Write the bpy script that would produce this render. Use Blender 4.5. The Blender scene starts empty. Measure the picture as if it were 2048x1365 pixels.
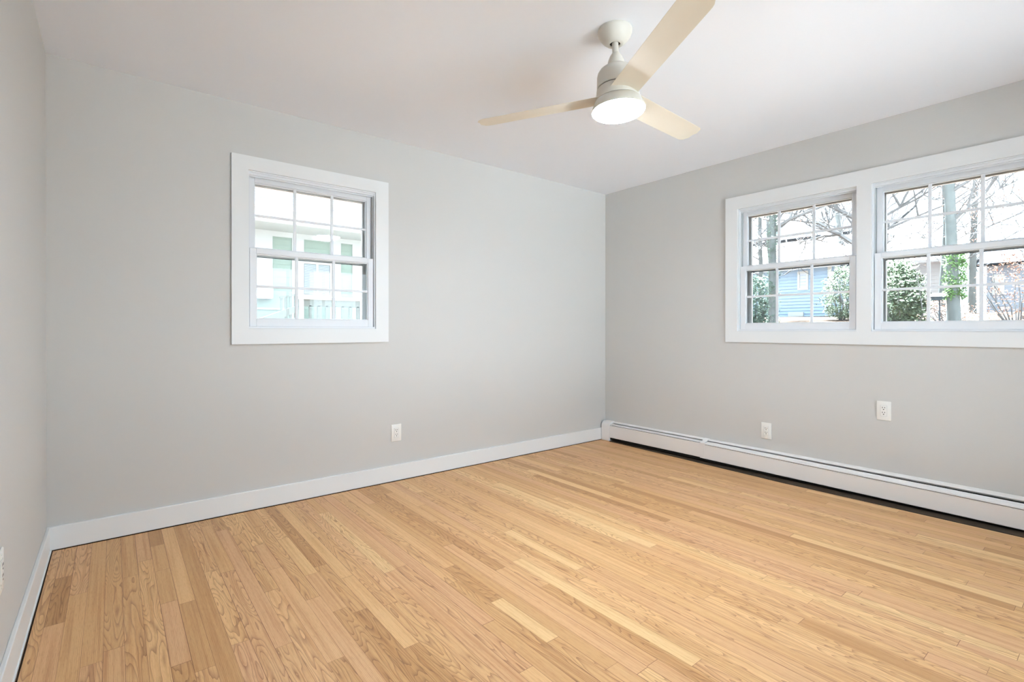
import bpy, bmesh, math, random
from mathutils import Vector, Matrix

# ------------------------------------------------------------------ camera, sky, exposure
scene = bpy.context.scene
COL = scene.collection
cam_data = bpy.data.cameras.new('camera')
cam_data.sensor_fit = 'HORIZONTAL'
cam_data.sensor_width = 36.0
cam_data.lens = 17.586
cam_data.shift_y = -20.14 / 2048.0
cam_data.clip_start = 0.02
camera = bpy.data.objects.new('camera', cam_data)
COL.objects.link(camera)
camera.location = (-3.8544, -3.337, 1.0864)
camera.rotation_euler = (math.radians(90 - 0.139), 0.0, math.radians(-38.545))
scene.camera = camera

SKY_STRENGTH = 5.6
world = bpy.data.worlds.new('overcast_sky')
scene.world = world
world.use_nodes = True
bg = world.node_tree.nodes['Background']
bg.inputs['Color'].default_value = (0.80, 0.93, 1.06, 1)
bg.inputs['Strength'].default_value = SKY_STRENGTH

# added high sun, bounced indoors off patio and yard; added eaves shield the windows
SUN_ENERGY = 208.0
sun_data = bpy.data.lights.new('sun', 'SUN')
sun_data.energy = SUN_ENERGY
sun_data.angle = math.radians(4)
sun_data.color = (0.92, 0.99, 1.08)
sun = bpy.data.objects.new('sun', sun_data)
COL.objects.link(sun)
sun.location = (3, 4, 12)
sun.rotation_euler = Vector((0.16, 0.21, 0.96)).to_track_quat('Z', 'Y').to_euler()

LAMP_STRENGTH = 240.0
LAMP_COLOR = (0.86, 0.97, 1.09, 1)

scene.view_settings.view_transform = 'Standard'
scene.view_settings.look = 'None'
scene.view_settings.exposure = 0.0
scene.view_settings.gamma = 1.0
scene.view_settings.use_curve_mapping = False
scene.cycles.max_bounces = 16
scene.cycles.diffuse_bounces = 9
scene.cycles.glossy_bounces = 4
scene.cycles.transparent_max_bounces = 24
scene.cycles.sample_clamp_indirect = 12.0
scene.cycles.caustics_reflective = False
scene.cycles.caustics_refractive = False

# ------------------------------------------------------------------ room dimensions (metres)
W = 4.112        # wall to wall along the far wall
L = 4.15         # depth of the room
H = 2.44
T = 0.16         # outer wall thickness
# far wall window opening
AX0, AX1, AZ0, AZ1 = -3.2235, -2.4215, 1.094, 2.045
# right wall openings (two units)
BL0, BL1 = -1.366, -2.172
BR0, BR1 = -2.252, -3.058
BZ0, BZ1 = 1.076, 2.036

# added glazed door in the unseen back wall, lets bounced sun reach the ceiling
DX0, DX1, DZ1 = -2.9, -0.35, 2.08
ADDED_PORCH = 1.2      # depth of the added porch roof that shades the near patio

# ------------------------------------------------------------------ helpers
def srgb(r, g, b):
    f = lambda c: (c / 255.0) / 12.92 if c / 255.0 <= 0.04045 else ((c / 255.0 + 0.055) / 1.055) ** 2.4
    return (f(r), f(g), f(b), 1.0)

def mat(name, color, rough=0.6, spec=0.3, bump=0.0, bump_scale=120.0, mottle=0.0, mottle_scale=3.0, metallic=0.0):
    m = bpy.data.materials.new(name)
    m.use_nodes = True
    nt = m.node_tree
    b = nt.nodes['Principled BSDF']
    b.inputs['Base Color'].default_value = color
    b.inputs['Roughness'].default_value = rough
    b.inputs['Specular IOR Level'].default_value = spec
    b.inputs['Metallic'].default_value = metallic
    tc = nt.nodes.new('ShaderNodeTexCoord')
    if mottle > 0:
        n = nt.nodes.new('ShaderNodeTexNoise')
        n.inputs['Scale'].default_value = mottle_scale
        n.inputs['Detail'].default_value = 4
        nt.links.new(tc.outputs['Object'], n.inputs['Vector'])
        mx = nt.nodes.new('ShaderNodeMix'); mx.data_type = 'RGBA'
        mx.inputs['A'].default_value = tuple(c * (1 - mottle) for c in color[:3]) + (1,)
        mx.inputs['B'].default_value = tuple(min(1, c * (1 + mottle)) for c in color[:3]) + (1,)
        nt.links.new(n.outputs['Fac'], mx.inputs['Factor'])
        nt.links.new(mx.outputs['Result'], b.inputs['Base Color'])
    if bump > 0:
        n2 = nt.nodes.new('ShaderNodeTexNoise')
        n2.inputs['Scale'].default_value = bump_scale
        n2.inputs['Detail'].default_value = 3
        nt.links.new(tc.outputs['Object'], n2.inputs['Vector'])
        bp = nt.nodes.new('ShaderNodeBump')
        bp.inputs['Strength'].default_value = bump
        bp.inputs['Distance'].default_value = 0.002
        nt.links.new(n2.outputs['Fac'], bp.inputs['Height'])
        nt.links.new(bp.outputs['Normal'], b.inputs['Normal'])
    return m

class MB:
    """collects shapes and links them as one mesh object"""
    def __init__(self):
        self.bm = bmesh.new()
    def box(self, x0, x1, y0, y1, z0, z1, bevel=0.0):
        x0, x1 = min(x0, x1), max(x0, x1); y0, y1 = min(y0, y1), max(y0, y1); z0, z1 = min(z0, z1), max(z0, z1)
        v = [self.bm.verts.new(c) for c in ((x0,y0,z0),(x1,y0,z0),(x1,y1,z0),(x0,y1,z0),(x0,y0,z1),(x1,y0,z1),(x1,y1,z1),(x0,y1,z1))]
        fs = [self.bm.faces.new([v[i] for i in q]) for q in ((3,2,1,0),(4,5,6,7),(0,1,5,4),(1,2,6,5),(2,3,7,6),(3,0,4,7))]
        if bevel > 0:
            es = list({e for f in fs for e in f.edges})
            bmesh.ops.bevel(self.bm, geom=es, offset=bevel, segments=2, affect='EDGES', profile=0.5)
        return self
    def prism(self, pts0, pts1):
        """closed loft between two equal polygons"""
        a = [self.bm.verts.new(p) for p in pts0]; b = [self.bm.verts.new(p) for p in pts1]
        n = len(a)
        self.bm.faces.new(list(reversed(a))); self.bm.faces.new(b)
        for i in range(n):
            self.bm.faces.new((a[i], a[(i+1) % n], b[(i+1) % n], b[i]))
        return self
    def lathe(self, prof, segs=64, c=(0, 0, 0), caps=True):
        rings = []
        for r, z in prof:
            if r <= 1e-6:
                rings.append([self.bm.verts.new((c[0], c[1], c[2] + z))])
            else:
                rings.append([self.bm.verts.new((c[0] + r*math.cos(2*math.pi*k/segs), c[1] + r*math.sin(2*math.pi*k/segs), c[2] + z)) for k in range(segs)])
        for A, B in zip(rings, rings[1:]):
            for k in range(segs):
                k2 = (k+1) % segs
                if len(A) == 1 and len(B) == 1: continue
                if len(A) == 1: self.bm.faces.new((A[0], B[k2], B[k]))
                elif len(B) == 1: self.bm.faces.new((A[k], A[k2], B[0]))
                else: self.bm.faces.new((A[k], A[k2], B[k2], B[k]))
        return self
    def tube(self, pts, radii, sides=6):
        rings = []
        for i, p in enumerate(pts):
            p = Vector(p)
            d = (Vector(pts[min(i+1, len(pts)-1)]) - Vector(pts[max(i-1, 0)])).normalized()
            a = d.orthogonal().normalized(); b = d.cross(a)
            rings.append([self.bm.verts.new(p + (a*math.cos(2*math.pi*k/sides) + b*math.sin(2*math.pi*k/sides))*radii[i]) for k in range(sides)])
        for A, B in zip(rings, rings[1:]):
            for k in range(sides):
                self.bm.faces.new((A[k], A[(k+1) % sides], B[(k+1) % sides], B[k]))
        self.bm.faces.new(list(reversed(rings[0]))); self.bm.faces.new(rings[-1])
        return self
    def build(self, name, m, parent=None, smooth=False, angle=0.6):
        bmesh.ops.recalc_face_normals(self.bm, faces=self.bm.faces[:])
        me = bpy.data.meshes.new(name)
        self.bm.to_mesh(me); self.bm.free()
        me.materials.append(m)
        if smooth:
            me.polygons.foreach_set('use_smooth', [True]*len(me.polygons))
            me.update()
            try: me.set_sharp_from_angle(angle=angle)
            except Exception: pass
        o = bpy.data.objects.new(name, me)
        COL.objects.link(o)
        if parent: o.parent = parent
        return o

def mesh_obj(name, verts, faces, m, parent=None, smooth=False):
    me = bpy.data.meshes.new(name)
    me.from_pydata(verts, [], faces); me.update()
    me.materials.append(m)
    if smooth: me.polygons.foreach_set('use_smooth', [True]*len(me.polygons))
    o = bpy.data.objects.new(name, me)
    COL.objects.link(o)
    if parent: o.parent = parent
    return o

def tag(o, label, cat, group=None, kind=None):
    o['label'] = label; o['category'] = cat
    if group: o['group'] = group
    if kind: o['kind'] = kind
    return o

def thing(name, loc=(0, 0, 0)):
    o = bpy.data.objects.new(name, None)
    o.location = loc; o.empty_display_size = 0.1
    COL.objects.link(o)
    return o

def adopt(parent):
    """children were modelled in world coordinates: keep them in place under a thing that stands elsewhere"""
    bpy.context.view_layer.update()
    inv = parent.matrix_world.inverted()
    for ch in parent.children:
        ch.matrix_parent_inverse = inv

# ------------------------------------------------------------------ materials
M_wall = mat('wall_paint', srgb(203, 203, 201), 0.75, 0.2, bump=0.10, bump_scale=260)
M_ceil = mat('ceiling_paint', srgb(240, 243, 249), 0.85, 0.1, bump=0.06, bump_scale=200)
M_trim = mat('white_trim_paint', srgb(230, 233, 234), 0.4, 0.35)
M_vinyl = mat('white_vinyl', srgb(228, 232, 236), 0.35, 0.4)
M_track = mat('grey_jamb_track', srgb(196, 201, 204), 0.5, 0.3)
M_storm = mat('storm_frame_aluminium', srgb(240, 240, 238), 0.45, 0.4)
M_gasket = mat('dark_gasket', srgb(70, 68, 62), 0.7, 0.2)
M_plate = mat('outlet_plastic', srgb(236, 236, 232), 0.3, 0.4)
M_slot = mat('outlet_slot_dark', srgb(60, 60, 58), 0.6, 0.2)
M_fan = mat('fan_enamel', srgb(206, 203, 194), 0.38, 0.35)
M_blade = mat('fan_blade_enamel', srgb(218, 210, 194), 0.45, 0.3, mottle=0.015, mottle_scale=6)
M_seam = mat('fan_seam_dark', srgb(60, 57, 52), 0.7, 0.1)
M_heater = mat('heater_enamel', srgb(232, 230, 228), 0.38, 0.35)
M_dark = mat('heater_inside_shade', srgb(34, 31, 28), 0.8, 0.1)  # dark colour stands in for the shade inside the heater
M_darkstrip = mat('dark_floor_strip', srgb(62, 52, 42), 0.7, 0.15, mottle=0.2, mottle_scale=18)
M_gap = mat('floor_gap_dark', srgb(44, 30, 20), 0.8, 0.1)

M_patio = mat('bounce_concrete', srgb(222, 222, 220), 0.9, 0.1, mottle=0.06, mottle_scale=4)  # kept pale so the added slab reflects sun to the ceiling

def glass_material():
    m = bpy.data.materials.new('window_glass'); m.use_nodes = True
    nt = m.node_tree; nt.nodes.clear()
    out = nt.nodes.new('ShaderNodeOutputMaterial')
    tr = nt.nodes.new('ShaderNodeBsdfTransparent'); tr.inputs['Color'].default_value = (0.97, 0.985, 0.98, 1)
    gl = nt.nodes.new('ShaderNodeBsdfGlossy'); gl.inputs['Roughness'].default_value = 0.02
    fr = nt.nodes.new('ShaderNodeFresnel'); fr.inputs['IOR'].default_value = 1.45
    mx = nt.nodes.new('ShaderNodeMixShader')
    nt.links.new(fr.outputs['Fac'], mx.inputs['Fac'])
    nt.links.new(tr.outputs['BSDF'], mx.inputs[1]); nt.links.new(gl.outputs['BSDF'], mx.inputs[2])
    nt.links.new(mx.outputs['Shader'], out.inputs['Surface'])
    return m
M_glass = glass_material()

def lamp_material():
    m = bpy.data.materials.new('lamp_diffuser'); m.use_nodes = True
    nt = m.node_tree; nt.nodes.clear()
    out = nt.nodes.new('ShaderNodeOutputMaterial')
    em = nt.nodes.new('ShaderNodeEmission')
    em.inputs['Color'].default_value = LAMP_COLOR; em.inputs['Strength'].default_value = LAMP_STRENGTH
    nt.links.new(em.outputs['Emission'], out.inputs['Surface'])
    return m
M_lamp = lamp_material()

def oak_material():
    m = bpy.data.materials.new('oak_strip_floor'); m.use_nodes = True
    nt = m.node_tree; N = nt.nodes.new; Lk = nt.links.new
    bsdf = nt.nodes['Principled BSDF']
    uv = N('ShaderNodeUVMap'); uv.uv_map = 'plank'
    sep = N('ShaderNodeSeparateXYZ'); Lk(uv.outputs['UV'], sep.inputs['Vector'])
    at = N('ShaderNodeAttribute'); at.attribute_name = 'plank_rand'
    sc = N('ShaderNodeSeparateColor'); Lk(at.outputs['Color'], sc.inputs['Color'])
    def math_(op, a, b=None, c=None):
        n = N('ShaderNodeMath'); n.operation = op
        for i, v in enumerate((a, b, c)):
            if v is None: continue
            if isinstance(v, (int, float)): n.inputs[i].default_value = v
            else: Lk(v, n.inputs[i])
        return n.outputs[0]
    def noise(vec, scale, detail=3, rough=0.5):
        n = N('ShaderNodeTexNoise'); n.inputs['Scale'].default_value = scale
        n.inputs['Detail'].default_value = detail; n.inputs['Roughness'].default_value = rough
        Lk(vec, n.inputs['Vector']); return n.outputs['Fac']
    def comb(x, y, z):
        n = N('ShaderNodeCombineXYZ')
        for i, v in enumerate((x, y, z)):
            if isinstance(v, (int, float)): n.inputs[i].default_value = v
            else: Lk(v, n.inputs[i])
        return n.outputs[0]
    u, v = sep.outputs['X'], sep.outputs['Y']
    r1, r2, r3 = sc.outputs['Red'], sc.outputs['Green'], sc.outputs['Blue']
    zoff = math_('MULTIPLY', r1, 61.0)
    # cathedral field: slow contours of a stretched noise, read as thin growth rings
    field = noise(comb(math_('MULTIPLY', u, 15.0), math_('MULTIPLY', v, 1.7), zoff), 1.0, 1.6, 0.5)
    wob = noise(comb(math_('MULTIPLY', u, 70.0), math_('MULTIPLY', v, 9.0), zoff), 1.0, 2.0)
    cath = math_('MULTIPLY', field, 19.0)
    straight = math_('ADD', math_('MULTIPLY', u, 215.0), math_('MULTIPLY', field, 3.0))
    is_straight = math_('GREATER_THAN', r2, 0.50)
    fmix = N('ShaderNodeMix'); fmix.data_type = 'FLOAT'
    Lk(is_straight, fmix.inputs['Factor']); Lk(cath, fmix.inputs['A']); Lk(straight, fmix.inputs['B'])
    ph = math_('ADD', fmix.outputs['Result'], math_('MULTIPLY', wob, 0.35))
    ring = math_('FRACT', ph)
    # sharp dark late-wood line followed by a soft ramp
    line = math_('POWER', ring, 4.0)
    gw = N('ShaderNodeMix'); gw.data_type = 'FLOAT'
    Lk(is_straight, gw.inputs['Factor']); gw.inputs['A'].default_value = 0.62; gw.inputs["B"].default_value = 0.30
    pores = noise(comb(math_('MULTIPLY', u, 620.0), math_('MULTIPLY', v, 26.0), zoff), 1.0, 3.0, 0.6)
    streak = noise(comb(math_('MULTIPLY', u, 90.0), math_('MULTIPLY', v, 1.4), zoff), 1.0, 3.0, 0.55)
    # plank colour
    ramp = N('ShaderNodeValToRGB'); Lk(r3, ramp.inputs['Fac'])
    e = ramp.color_ramp.elements
    e[0].position = 0.0; e[0].color = srgb(184, 139, 89)
    e[1].position = 1.0; e[1].color = srgb(227, 191, 139)
    for pos, c in ((0.18, (201, 157, 106)), (0.4, (212, 169, 118)), (0.62, (211, 166, 123)), (0.82, (221, 179, 126))):
        q = e.new(pos); q.color = srgb(*c)
    dark = N('ShaderNodeMix'); dark.data_type = 'RGBA'; dark.blend_type = 'MULTIPLY'
    Lk(math_('MULTIPLY', line, gw.outputs['Result']), dark.inputs['Factor'])
    Lk(ramp.outputs['Color'], dark.inputs['A']); dark.inputs['B'].default_value = (0.30, 0.17, 0.09, 1)
    p2 = N('ShaderNodeMix'); p2.data_type = 'RGBA'; p2.blend_type = 'MULTIPLY'
    pr = N('ShaderNodeMapRange'); Lk(pores, pr.inputs['Value'])
    pr.inputs['From Min'].default_value = 0.50; pr.inputs['From Max'].default_value = 0.78
    pr.inputs['To Min'].default_value = 0.0; pr.inputs['To Max'].default_value = 0.45
    Lk(pr.outputs['Result'], p2.inputs['Factor']); Lk(dark.outputs['Result'], p2.inputs['A'])
    p2.inputs['B'].default_value = (0.42, 0.28, 0.16, 1)
    p3 = N('ShaderNodeMix'); p3.data_type = 'RGBA'; p3.blend_type = 'MULTIPLY'
    sr = N('ShaderNodeMapRange'); Lk(streak, sr.inputs['Value'])
    sr.inputs['From Min'].default_value = 0.45; sr.inputs['From Max'].default_value = 0.8
    sr.inputs['To Min'].default_value = 0.0; sr.inputs['To Max'].default_value = 0.8
    Lk(sr.outputs['Result'], p3.inputs['Factor']); Lk(p2.outputs['Result'], p3.inputs['A'])
    p3.inputs['B'].default_value = (0.66, 0.50, 0.36, 1)
    # joints between strips: distance to the plank edge is stored in a second uv layer
    uv2 = N('ShaderNodeUVMap'); uv2.uv_map = 'edge'
    s2 = N('ShaderNodeSeparateXYZ'); Lk(uv2.outputs['UV'], s2.inputs['Vector'])
    at2 = N('ShaderNodeAttribute'); at2.attribute_name = 'plank_dim'
    d2 = N('ShaderNodeSeparateColor'); Lk(at2.outputs['Color'], d2.inputs['Color'])
    eu = math_('MINIMUM', s2.outputs['X'], math_('SUBTRACT', d2.outputs['Red'], s2.outputs['X']))
    ev = math_('MINIMUM', s2.outputs['Y'], math_('SUBTRACT', math_('MULTIPLY', d2.outputs['Green'], 4.0), s2.outputs['Y']))
    wl = math_('ADD', 0.00035, math_('MULTIPLY', d2.outputs['Blue'], 0.0009))
    seam = math_('LESS_THAN', math_('MINIMUM', eu, ev), wl)
    p4 = N('ShaderNodeMix'); p4.data_type = 'RGBA'; p4.blend_type = 'MULTIPLY'
    Lk(math_('MULTIPLY', seam, 0.85), p4.inputs['Factor']); Lk(p3.outputs['Result'], p4.inputs['A'])
    p4.inputs['B'].default_value = (0.25, 0.14, 0.07, 1)
    # a few knots / mineral flecks
    kn = N('ShaderNodeTexVoronoi'); kn.inputs['Scale'].default_value = 1.0
    Lk(comb(math_('MULTIPLY', u, 22.0), math_('MULTIPLY', v, 1.6), zoff), kn.inputs['Vector'])
    kr = N('ShaderNodeMapRange'); Lk(kn.outputs['Distance'], kr.inputs['Value'])
    kr.inputs['From Min'].default_value = 0.03; kr.inputs['From Max'].default_value = 0.09
    kr.inputs['To Min'].default_value = 0.55; kr.inputs['To Max'].default_value = 0.0
    p5 = N('ShaderNodeMix'); p5.data_type = 'RGBA'; p5.blend_type = 'MULTIPLY'
    Lk(math_('MULTIPLY', kr.outputs['Result'], math_('GREATER_THAN', r1, 0.72)), p5.inputs['Factor']); Lk(p4.outputs['Result'], p5.inputs['A'])
    p5.inputs['B'].default_value = (0.30, 0.16, 0.09, 1)
    Lk(p5.outputs['Result'], bsdf.inputs['Base Color'])
    rr = math_('ADD', 0.36, math_('MULTIPLY', pores, 0.12))
    Lk(rr, bsdf.inputs['Roughness'])
    bsdf.inputs['Specular IOR Level'].default_value = 0.4
    bp = N('ShaderNodeBump'); bp.inputs['Strength'].default_value = 0.12; bp.inputs['Distance'].default_value = 0.0008
    Lk(math_('SUBTRACT', 1.0, math_('MAXIMUM', seam, math_('MULTIPLY', line, 0.2))), bp.inputs['Height'])
    Lk(bp.outputs['Normal'], bsdf.inputs['Normal'])
    return m
M_oak = oak_material()

# ------------------------------------------------------------------ room shell
def build_floor():
    rnd = random.Random(11)
    pw = 0.0572
    verts, faces, uv1, uv2, cr, cd = [], [], [], [], [], []
    nrow = int(math.ceil((W - 0.0) / pw))
    pick = lambda r: r.choice([0.35, 0.5, 0.62, 0.8, 0.95, 1.15, 1.4, 1.7, 2.1])
    for i in range(nrow):
        x0 = -W + i * pw; x1 = min(x0 + pw, 0.0)
        y = -L - rnd.uniform(0.0, 1.3)
        while y < 0:
            ln = pick(rnd) * rnd.uniform(0.9, 1.1)
            a, b = max(y, -L), min(y + ln, 0.0)
            if b - a > 0.001:
                k = len(verts)
                verts += [(x0, a, 0), (x1, a, 0), (x1, b, 0), (x0, b, 0)]
                faces.append((k, k+1, k+2, k+3))
                ou, ov = rnd.uniform(0, 40), rnd.uniform(0, 40)
                w_, l_ = x1 - x0, b - a
                uv1 += [(ou, ov), (ou + w_, ov), (ou + w_, ov + l_), (ou, ov + l_)]
                uv2 += [(0, 0), (w_, 0), (w_, l_), (0, l_)]
                r = (rnd.random(), rnd.random(), min(1, max(0, rnd.gauss(0.52, 0.25))), 1)
                d = (w_, l_ / 4.0, rnd.random() ** 2, 1)
                cr += [r]*4; cd += [d]*4
            y += ln
    # slab body under the strips
    k = len(verts)
    verts += [(-W, -L, -0.12), (0, -L, -0.12), (0, 0, -0.12), (-W, 0, -0.12), (-W, -L, 0), (0, -L, 0), (0, 0, 0), (-W, 0, 0)]
    for q in ((3,2,1,0), (0,1,5,4), (1,2,6,5), (2,3,7,6), (3,0,4,7)):
        faces.append(tuple(k + i for i in q))
        uv1 += [(0, 0)]*4; uv2 += [(0.02, 0.02)]*4; cr += [(0.5, 0.5, 0.5, 1)]*4; cd += [(0.06, 0.25, 0, 1)]*4
    me = bpy.data.meshes.new('floor'); me.from_pydata(verts, [], faces)
    me.uv_layers.new(name='plank'); me.uv_layers.new(name='edge')
    a, b = me.uv_layers['plank'], me.uv_layers['edge']
    for i in range(len(me.loops)):
        a.data[i].uv = uv1[i]; b.data[i].uv = uv2[i]
    me.color_attributes.new('plank_rand', 'FLOAT_COLOR', 'CORNER'); me.color_attributes.new('plank_dim', 'FLOAT_COLOR', 'CORNER')
    c1, c2 = me.color_attributes['plank_rand'], me.color_attributes['plank_dim']
    for i in range(len(me.loops)):
        c1.data[i].color = cr[i]; c2.data[i].color = cd[i]
    me.materials.append(M_oak); me.update()
    o = bpy.data.objects.new('floor', me); COL.objects.link(o)
    return tag(o, 'honey oak strip floor running towards the far wall', 'floor', kind='structure')
build_floor()

def structure(o, label, cat):
    return tag(o, label, cat, kind='structure')

structure(MB().box(-W - T, T, -L - T, T, H, H + 0.15).build('ceiling', M_ceil), 'smooth white ceiling carrying the fan', 'ceiling')
# far wall with window hole
b = MB()
b.box(-W - T, AX0, 0, T, -0.12, H); b.box(AX1, T, 0, T, -0.12, H)
b.box(AX0, AX1, 0, T, -0.12, AZ0); b.box(AX0, AX1, 0, T, AZ1, H)
structure(b.build('wall_far', M_wall), 'pale greige far wall with the single window', 'wall')
b = MB()
b.box(0, T, BL0, 0, -0.12, H); b.box(0, T, -L, BR1, -0.12, H)
b.box(0, T, BL1, BR0, BZ0, BZ1)
b.box(0, T, BR1, BL0, -0.12, BZ0); b.box(0, T, BR1, BL0, BZ1, H)
structure(b.build('wall_right', M_wall), 'pale greige right wall with paired windows above the heater', 'wall')
structure(MB().box(-W - T, -W, -L, 0, -0.12, H).build('wall_left', M_wall), 'pale grey left wall seen edge-on', 'wall')
b = MB()
b.box(-W - T, DX0, -L - T, -L, -0.12, H); b.box(DX1, T, -L - T, -L, -0.12, H); b.box(DX0, DX1, -L - T, -L, DZ1, H); b.box(DX0, DX1, -L - T, -L, -0.12, 0.0)
structure(b.build('wall_back', M_wall), 'greige wall behind the viewpoint with the added glass door', 'wall')

# unseen eaves added to keep the sun off the windows
structure(MB().box(-W - T - 0.6, T + 0.65, T, T + 0.65, H + 0.10, H + 0.24).build('added_eave_far', M_trim), 'unseen white eave added to block sun above the far window', 'eave')
structure(MB().box(-W - T - 0.6, T + 0.65, -L - T - ADDED_PORCH, -L - T, H + 0.10, H + 0.24).build('added_porch_roof', M_trim), 'unseen white porch roof added to shade the patio by the door', 'eave')  # added roof shades the near slab and evens the ceiling light
structure(MB().box(T, T + 0.65, -L - T - 0.2, T, H + 0.10, H + 0.24).build('added_eave_right', M_trim), 'unseen white eave added to block sun above the paired windows', 'eave')

# baseboards
b = MB().box(-W, -0.062, -0.016, 0, 0.003, 0.117, bevel=0.003)
structure(b.build('baseboard_far', M_trim), 'flat white baseboard along the far wall', 'baseboard')
b = MB().box(-W, -W + 0.014, -L, -0.016, 0.003, 0.117, bevel=0.003)
structure(b.build('baseboard_left', M_trim), 'flat white baseboard along the left wall', 'baseboard')
b = MB().prism([(-W + 0.014, -0.017, 0), (-W + 0.020, -0.017, 0), (-W + 0.020, -0.017, 0.007), (-W + 0.014, -0.017, 0.007)],
               [(-W + 0.014, -2.6, 0), (-W - 0.004 + 0.020, -2.6, 0), (-W - 0.004 + 0.020, -2.6, 0.007), (-W + 0.014, -2.6, 0.007)])
structure(b.build('trim_1', M_trim), 'thin white shoe strip at the foot of the left baseboard', 'trim')
# dark joint where the strips stop short of the boards
b = MB().box(-W + 0.02, -0.09, -0.0195, -0.0155, 0.0, 0.0032)
structure(b.build('trim_2', M_gap), 'dark shadow gap under the far baseboard', 'trim')
b = MB().box(-W + 0.0198, -W + 0.0238, -L, -0.0195, 0.0, 0.0025)
structure(b.build('trim_3', M_gap), 'dark gap beside the left shoe strip', 'trim')

# ------------------------------------------------------------------ windows
def P(axis, a, d, z):
    """axis 'A': along x, depth +y; axis 'B': along -y, depth +x"""
    return (a, d, z) if axis == 'A' else (d, -a, z)
def wbox(mb, axis, a0, a1, d0, d1, z0, z1, bevel=0.0):
    p, q = P(axis, a0, d0, z0), P(axis, a1, d1, z1)
    mb.box(p[0], q[0], p[1], q[1], z0, z1, bevel)
    return mb

def frame(mb, axis, a0, a1, z0, z1, d0, d1, wl, wr, wt, wb, bevel=0.0):
    wbox(mb, axis, a0, a0 + wl, d0, d1, z0, z1, bevel); wbox(mb, axis, a1 - wr, a1, d0, d1, z0, z1, bevel)
    wbox(mb, axis, a0 + wl, a1 - wr, d0, d1, z1 - wt, z1, bevel); wbox(mb, axis, a0 + wl, a1 - wr, d0, d1, z0, z0 + wb, bevel)
    return mb

def sash(name, axis, parent, a0, a1, z0, z1, d0, d1, wl, wr, wt, wb, tall=False):
    s = frame(MB(), axis, a0, a1, z0, z1, d0, d1, wl, wr, wt, wb, 0.002).build(name, M_vinyl, parent)
    ga0, ga1, gz0, gz1 = a0 + wl, a1 - wr, z0 + wb, z1 - wt
    # glazing bead around the glass
    frame(MB(), axis, ga0 - 0.001, ga1 + 0.001, gz0 - 0.001, gz1 + 0.001, d0 + 0.008, d1 - 0.004, 0.006, 0.006, 0.006, 0.006).build('glazing_bead', M_vinyl, s)
    dm = (d0 + d1) / 2 + 0.002
    wbox(MB(), axis, ga0, ga1, dm, dm + 0.003, gz0, gz1).build('glass_pane', M_glass, s)
    g = MB()
    for k in (1, 2):
        c = ga0 + (ga1 - ga0) * k / 3
        wbox(g, axis, c - 0.0090, c + 0.0090, dm - 0.010, dm - 0.0005, gz0, gz1, 0.0015)
    c = (gz0 + gz1) / 2
    wbox(g, axis, ga0, ga1, dm - 0.0095, dm - 0.0008, c - 0.0078, c + 0.0078, 0.0015)
    g.build('muntin_grid', M_vinyl, s)
    return s

def window(name, axis, a0, a1, z0, z1, label, head_gap, left_track, right_track):
    root = thing(name, P(axis, (a0 + a1) / 2, 0.0, z0))
    structure(root, label, 'window')
    zm = 1.566                                        # meeting rail
    # jamb liner boards through the wall
    fr = frame(MB(), axis, a0, a1, z0, z1, -0.004, T + 0.005, 0.008, 0.008, 0.008, 0.012)
    fr.build('jamb', M_vinyl, root)
    st = MB()
    wbox(st, axis, a0 + 0.008, a1 - 0.008, 0.004, 0.016, z1 - 0.022, z1 - 0.008)
    wbox(st, axis, a0 + 0.008, a1 - 0.008, 0.016, 0.020, z1 - 0.030, z1 - 0.008)
    st.build('head_stop', M_vinyl, root)
    # grey balance track in the jambs beside the upper sash
    tr = MB()
    for a in ((a0 + 0.008, a0 + 0.013), (a1 - 0.013, a1 - 0.008)):
        wbox(tr, axis, a[0], a[1], 0.018, 0.024, zm - 0.01, z1 - 0.03); wbox(tr, axis, a[0], a[1], 0.034, 0.040, zm - 0.01, z1 - 0.03)
    tr.build('balance_track', M_track, root)
    gk = MB()
    for a in ((a0 + 0.0078, a0 + 0.0098), (a1 - 0.0098, a1 - 0.0078)):
        wbox(gk, axis, a[0], a[1], 0.0265, 0.030, z0 + 0.012, z1 - 0.03)
    gk.build('weather_strip', M_gasket, root)
    sash('lower_sash', axis, root, a0 + 0.012, a1 - 0.012, z0 + 0.012, zm + 0.016, 0.006, 0.036, 0.036, 0.036, 0.032, 0.047)
    sash('upper_sash', axis, root, a0 + 0.013, a1 - 0.013, zm - 0.012, z1 - 0.012, 0.042, 0.070, 0.032, 0.032, 0.044, 0.034)
    # outer storm window: aluminium frame, a middle rail and its own glass
    so = frame(MB(), axis, a0 + 0.008, a1 - 0.008, z0 + 0.012, z1 - 0.008, 0.105, 0.135, 0.038, 0.038, 0.052, 0.03)
    s = so.build('storm_window', M_storm, root)
    rl = MB()
    wbox(rl, axis, a0 + 0.046, a1 - 0.046, 0.106, 0.122, zm - 0.022, zm - 0.008)
    wbox(rl, axis, a0 + 0.046, a1 - 0.046, 0.112, 0.134, zm - 0.008, zm + 0.014)
    rl.build('storm_rail', M_storm, s)
    wbox(MB(), axis, a0 + 0.046, a1 - 0.046, 0.1055, 0.1065, zm - 0.026, zm - 0.022).build('rail_gasket', M_gasket, s)
    wbox(MB(), axis, a0 + 0.046, a1 - 0.046, 0.118, 0.121, z0 + 0.042, z1 - 0.06).build('storm_glass', M_glass, s)
    # exterior sill
    wbox(MB(), axis, a0 - 0.03, a1 + 0.03, T - 0.02, T + 0.05, z0 - 0.035, z0 + 0.008).build('sill', M_trim, root)
    adopt(root)
    return root

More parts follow.
